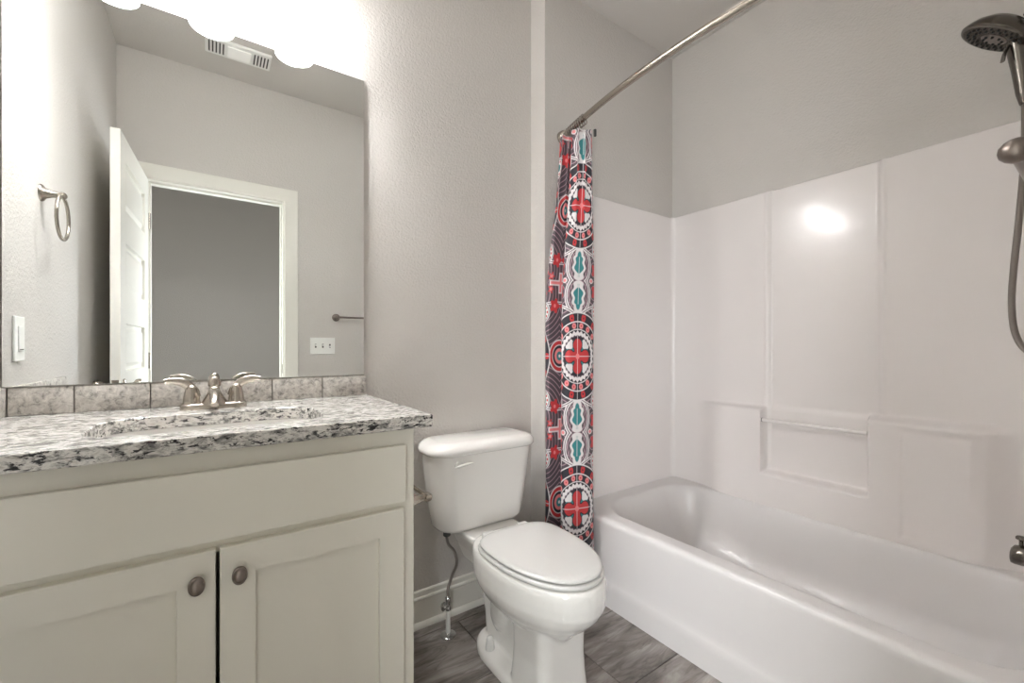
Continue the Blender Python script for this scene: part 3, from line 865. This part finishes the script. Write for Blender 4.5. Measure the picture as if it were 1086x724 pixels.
# return to the wall along the top
rings.append([((min(XR - .001, x - nx * .012)) if nx else x, y - ny * .011 if ny else y, ZS) for (x, y, nx, ny, ob) in path])
Vr = loft(bm, rings, cap0=False, cap1=False, closed=False)
# front flanges
for col, s in ((0, 1), (-1, -1)):
    lo = [r[col] for r in Vr]
    ys = (YE1 + .013) if s > 0 else (YE0 - .013)
    nv = [bm.verts.new((XF - .004, ys, v.co.z)) for v in lo]
    for k in range(len(lo) - 1): bm.faces.new((lo[k], lo[k + 1], nv[k + 1], nv[k]))
sur = lm('shower_surround', bm, M['acrylic'], unit, smooth=60)
# towel bar moulded into the niche
def dn(y, z): return XS - bump_d(y, z)
bm = tube([(2.094, .578, .757), (2.094, .975, .757)], .0085, seg=16)
lm('niche_bar', bm, M['acrylic'], unit, smooth=60)
lm('bar_socket', lathe([(.0095, 0), (.0095, .003)], seg=16, mtx=aim((0, -1, 0), (2.094, .9695, .757))), M['slot'], unit, smooth=40)

# tub shell: rim and basin as one skin, apron in front
bm = bmesh.new()
BX0, BX1, BY0, BY1, BR = 1.452, 2.078, .10, 1.385, .16
def basin_z(x, y):
    cx, cy = (BX0 + BX1) / 2, (BY0 + BY1) / 2
    qx, qy = abs(x - cx) - ((BX1 - BX0) / 2 - BR), abs(y - cy) - ((BY1 - BY0) / 2 - BR)
    sd = math.hypot(max(qx, 0), max(qy, 0)) + min(max(qx, qy), 0) - BR
    q = -sd
    endslope = .16 + .12 * sstep(.9, 1.3, y)
    if q <= -.020: return RIM
    # soft lip then a steep wall easing to the floor
    t = max(0.0, min(1.0, (q + .012) / endslope))
    lip = sstep(-.020, .045, q)
    return RIM - lip * (.012 + .29 * (1 - (1 - t) ** 2.6))
nx_, ny_ = 110, 190
X0, X1, Y0_, Y1_ = XT + .030, XS - .002, YE0 + .001, YE1 - .001
grid = [[bm.verts.new((X0 + (X1 - X0) * i / nx_, Y0_ + (Y1_ - Y0_) * j / ny_, basin_z(X0 + (X1 - X0) * i / nx_, Y0_ + (Y1_ - Y0_) * j / ny_))) for j in range(ny_ + 1)] for i in range(nx_ + 1)]
for i in range(nx_):
    for j in range(ny_):
        bm.faces.new((grid[i][j], grid[i + 1][j], grid[i + 1][j + 1], grid[i][j + 1]))
ap = [(XT + .030, RIM), (XT + .022, RIM - .0008), (XT + .014, RIM - .0040), (XT + .009, RIM - .0095), (XT + .0065, RIM - .017), (XT + .006, RIM - .03), (XT + .008, .27), (XT + .009, .17), (XT + .008, .125), (XT + .004, .105), (XT + .001, .095), (XT, .07), (XT, 0.0)]
rows = []
for j in range(ny_ + 1):
    yy = Y0_ + (Y1_ - Y0_) * j / ny_
    rows.append([grid[0][j]] + [bm.verts.new((x, yy, z)) for x, z in ap[1:]])
for a, b in zip(rows, rows[1:]):
    for k in range(len(ap) - 1): bm.faces.new((a[k], b[k], b[k + 1], a[k + 1]))
tub = lm('tub_shell', bm, M['tub'], unit, smooth=60)

# spout with diverter
spo = thing('tub_spout', 'aged nickel tub spout with pull-up diverter knob at right edge', 'tub spout', (1.75, YE0, .545))
bm = bmesh.new()
rings = []
for (y, r, dz) in ((.001, .031, 0), (.006, .031, 0), (.012, .026, 0), (.05, .0255, 0), (.09, .0255, .001), (.122, .025, 0), (.136, .023, -.002), (.142, .018, -.006), (.144, .010, -.008)):
    rings.append([(r * math.cos(2 * PI * k / 28) , y, dz + (r * math.sin(2 * PI * k / 28) if math.sin(2 * PI * k / 28) > 0 else r * 1.15 * math.sin(2 * PI * k / 28))) for k in range(28)])
loft(bm, rings)
link_mesh('spout_body', bm, M['shower_metal'], spo, smooth=50)
link_mesh('diverter_knob', lathe([(.0045, .022), (.0045, .036), (.006, .038), (.0105, .040), (.0105, .045), (.008, .048), (.0004, .049)], seg=20, mtx=Matrix.Translation((0, .124, 0))), M['shower_metal'], spo, smooth=50)

# ------------------------------------------------------------------ curtain rod and curtain
ROD_Z = 2.055
rod = thing('shower_curtain_rod', 'curved brushed steel shower curtain rod spanning the tub alcove', 'curtain rod', (1.31, DA, ROD_Z))
def rod_x(y):
    t = (y - YF) / (DA - YF)
    return 1.318 - .095 * (1 - (2 * t - 1) ** 2)
rp = [(rod_x(YF + .004 + (DA - YF - .008) * k / 40), YF + .004 + (DA - YF - .008) * k / 40, ROD_Z) for k in range(41)]
lm('rod_tube', tube(rp, .0125, seg=20), M['nickel'], rod, smooth=60)
for (yy, s) in ((DA, -1), (YF, 1)):
    xx = rod_x(yy)
    dx, dy = (rod_x(yy + s * .02) - xx), s * .02
    lm('flange', lathe([(.030, .0005), (.030, .010), (.0285, .022), (.024, .032), (.016, .037), (.0125, .038)], seg=28, mtx=aim((0, s, 0), (xx, yy, ROD_Z))), M['nickel'], rod, smooth=40)

# plan outline of the bunched cloth (x, y) at the hem, and pulled together at the rod
hem = [(1.300, 1.452), (1.240, 1.462), (1.193, 1.452), (1.188, 1.428), (1.225, 1.420), (1.262, 1.412), (1.258, 1.392), (1.222, 1.375), (1.200, 1.355), (1.214, 1.330), (1.255, 1.315), (1.300, 1.303), (1.334, 1.305), (1.345, 1.325), (1.330, 1.348), (1.290, 1.362), (1.300, 1.385), (1.338, 1.395), (1.345, 1.415), (1.318, 1.428)]
hp2 = catmull([(x, y, 0) for x, y in hem], 14)
cum = [0.0]
for a, b in zip(hp2, hp2[1:]): cum.append(cum[-1] + (b - a).length)
# cloth coordinate of the broad panel's middle
mid = min(range(len(hp2)), key=lambda i: (hp2[i].x - 1.252) ** 2 + (hp2[i].y - 1.316) ** 2)
bm = bmesh.new(); uvl = bm.loops.layers.uv.new('UVMap')
ZT_, ZB_ = 2.020, .150
NZ = 90
rows = []
for j in range(NZ + 1):
    z = ZT_ + (ZB_ - ZT_) * j / NZ
    h_ = (ZT_ - z) / (ZT_ - ZB_)
    pull = .55 + .45 * sstep(0, .45, h_) ** .8          # gathered near the rod
    row_ = []
    for i, p in enumerate(hp2):
        s = cum[i]
        yy = 1.385 + (p.y - 1.385) * (.78 + .22 * sstep(0, .35, h_)) - .012 * (1 - sstep(0, .35, h_))
        rx = rod_x(yy)
        cxm = 1.297 + (1.268 - 1.297) * sstep(0, .5, h_)
        x = cxm + (p.x - 1.268) * pull
        w = .006 * (1 - sstep(0, .35, h_))
        x += w * math.sin(s * 120); yy += .5 * w * math.cos(s * 120)
        x += .003 * math.sin(3.1 * h_ * PI + s * 9) * h_
        row_.append(bm.verts.new((min(x, 1.352), yy, z + .004 * math.sin(s * 60) * (1 if j == 0 else 0))))
    rows.append((z, row_))
for (za, a), (zb, b) in zip(rows, rows[1:]):
    for i in range(len(hp2) - 1):
        f = bm.faces.new((a[i], a[i + 1], b[i + 1], b[i]))
        for lp, (ii, zz) in zip(f.loops, ((i, za), (i + 1, za), (i + 1, zb), (i, zb))):
            lp[uvl].uv = ((cum[ii] - cum[mid]) * 1.35, zz - 1.055)
cur = thing('shower_curtain', 'bunched shower curtain printed with red, teal and white medallions', 'shower curtain', (1.27, 1.385, ROD_Z))
cl = lm('curtain_cloth', bm, M['curtain'], cur, smooth=180)
so = cl.modifiers.new('solid', 'SOLIDIFY'); so.thickness = .0012; so.offset = 0
for k in range(9):
    yy = 1.305 + k * .0155
    xx = rod_x(yy)
    pts = [(xx + .019 * math.sin(a), yy + .003 * math.sin(a * 2), ROD_Z - .006 + .0215 * math.cos(a)) for a in [2 * PI * q / 28 for q in range(29)]]
    lm('curtain_hook', tube(pts, .0018, seg=8, cap=False), M['dark_nickel'], cur, smooth=60)
lm('weight_tab', box(1.328, 1.338, 1.288, 1.298, 1.99, 2.02, bevel=.002), M['slot'], cur)

# ------------------------------------------------------------------ hand shower
SHX_ = 1.735
hs = thing('hand_shower', 'dark nickel hand shower head with lever and metal hose at top right', 'shower head', (SHX_, YE0, 1.98))
def L3(x, y, z): return (x - SHX_, y - YE0, z - 1.98)
nrm = Vector((-.05, .56, -.80)).normalized()
hc = Vector(L3(1.722, .199, 1.926))
bm = lathe([(.0005, .042), (.020, .041), (.044, .034), (.062, .021), (.073, .006), (.077, -.003), (.075, -.007), (.069, -.0085)][::-1], seg=40, mtx=aim(-nrm, hc))
link_mesh('spray_head', bm, M['shower_metal'], hs, smooth=50)
bm = lathe([(.069, -.0085), (.067, -.0065), (.030, -.0065), (.028, -.009), (.0005, -.0095)], seg=40, mtx=aim(-nrm, hc))
link_mesh('spray_face', bm, M['dark_nickel'], hs, smooth=50)
bm = bmesh.new()
for (rr0, nn) in ((.058, 24), (.044, 18), (.020, 8)):
    for k in range(nn):
        a = 2 * PI * k / nn + rr0 * 40
        add_lathe(bm, [(.0036, -.010), (.003, -.013), (.0018, -.0145)], seg=8, mtx=aim(-nrm, hc) @ Matrix.Translation((rr0 * math.cos(a), rr0 * math.sin(a), -.0005 if rr0 < .03 else .0025)))
link_mesh('spray_nozzles', bm, M['black'], hs)
link_mesh('spray_lever', tube([L3(1.722, .176, 1.888), L3(1.716, .184, 1.868), L3(1.714, .187, 1.848)], [.004, .006, .0065], seg=12, flat=.6), M['shower_metal'], hs, smooth=50)
hpts = catmull([L3(1.738, .164, 1.915), L3(1.746, .161, 1.875), L3(1.750, .159, 1.84), L3(1.757, .154, 1.775), L3(1.759, .152, 1.735)], 8)
link_mesh('handle', tube(hpts, [.020, .023, .021, .018, .016, .0105], seg=20), M['shower_metal'], hs, smooth=60)
sh_arm = catmull([L3(1.75, YE0 + .001, 2.02), L3(1.75, .08, 2.02), L3(1.748, .125, 2.0), L3(1.745, .145, 1.96)], 8)
link_mesh('shower_arm', tube(sh_arm, .011, seg=16), M['shower_metal'], hs, smooth=60)
link_mesh('arm_flange', lathe([(.030, 0), (.029, .004), (.020, .009), (.012, .011)], seg=24, mtx=aim((0, 1, 0), L3(1.75, YE0, 2.02))), M['shower_metal'], hs, smooth=50)
hose = catmull([L3(1.760, .152, 1.742), L3(1.762, .154, 1.60), L3(1.762, .162, 1.45), L3(1.762, .172, 1.31), L3(1.762, .176, 1.21), L3(1.764, .170, 1.13), L3(1.766, .150, 1.083), L3(1.770, .120, 1.078), L3(1.775, .092, 1.120), L3(1.776, .075, 1.25), L3(1.776, .070, 1.60), L3(1.765, .075, 1.92), L3(1.755, .098, 1.995)], 12)
link_mesh('shower_hose', tube(hose, .0072, seg=12), M['braid'], hs, smooth=60)
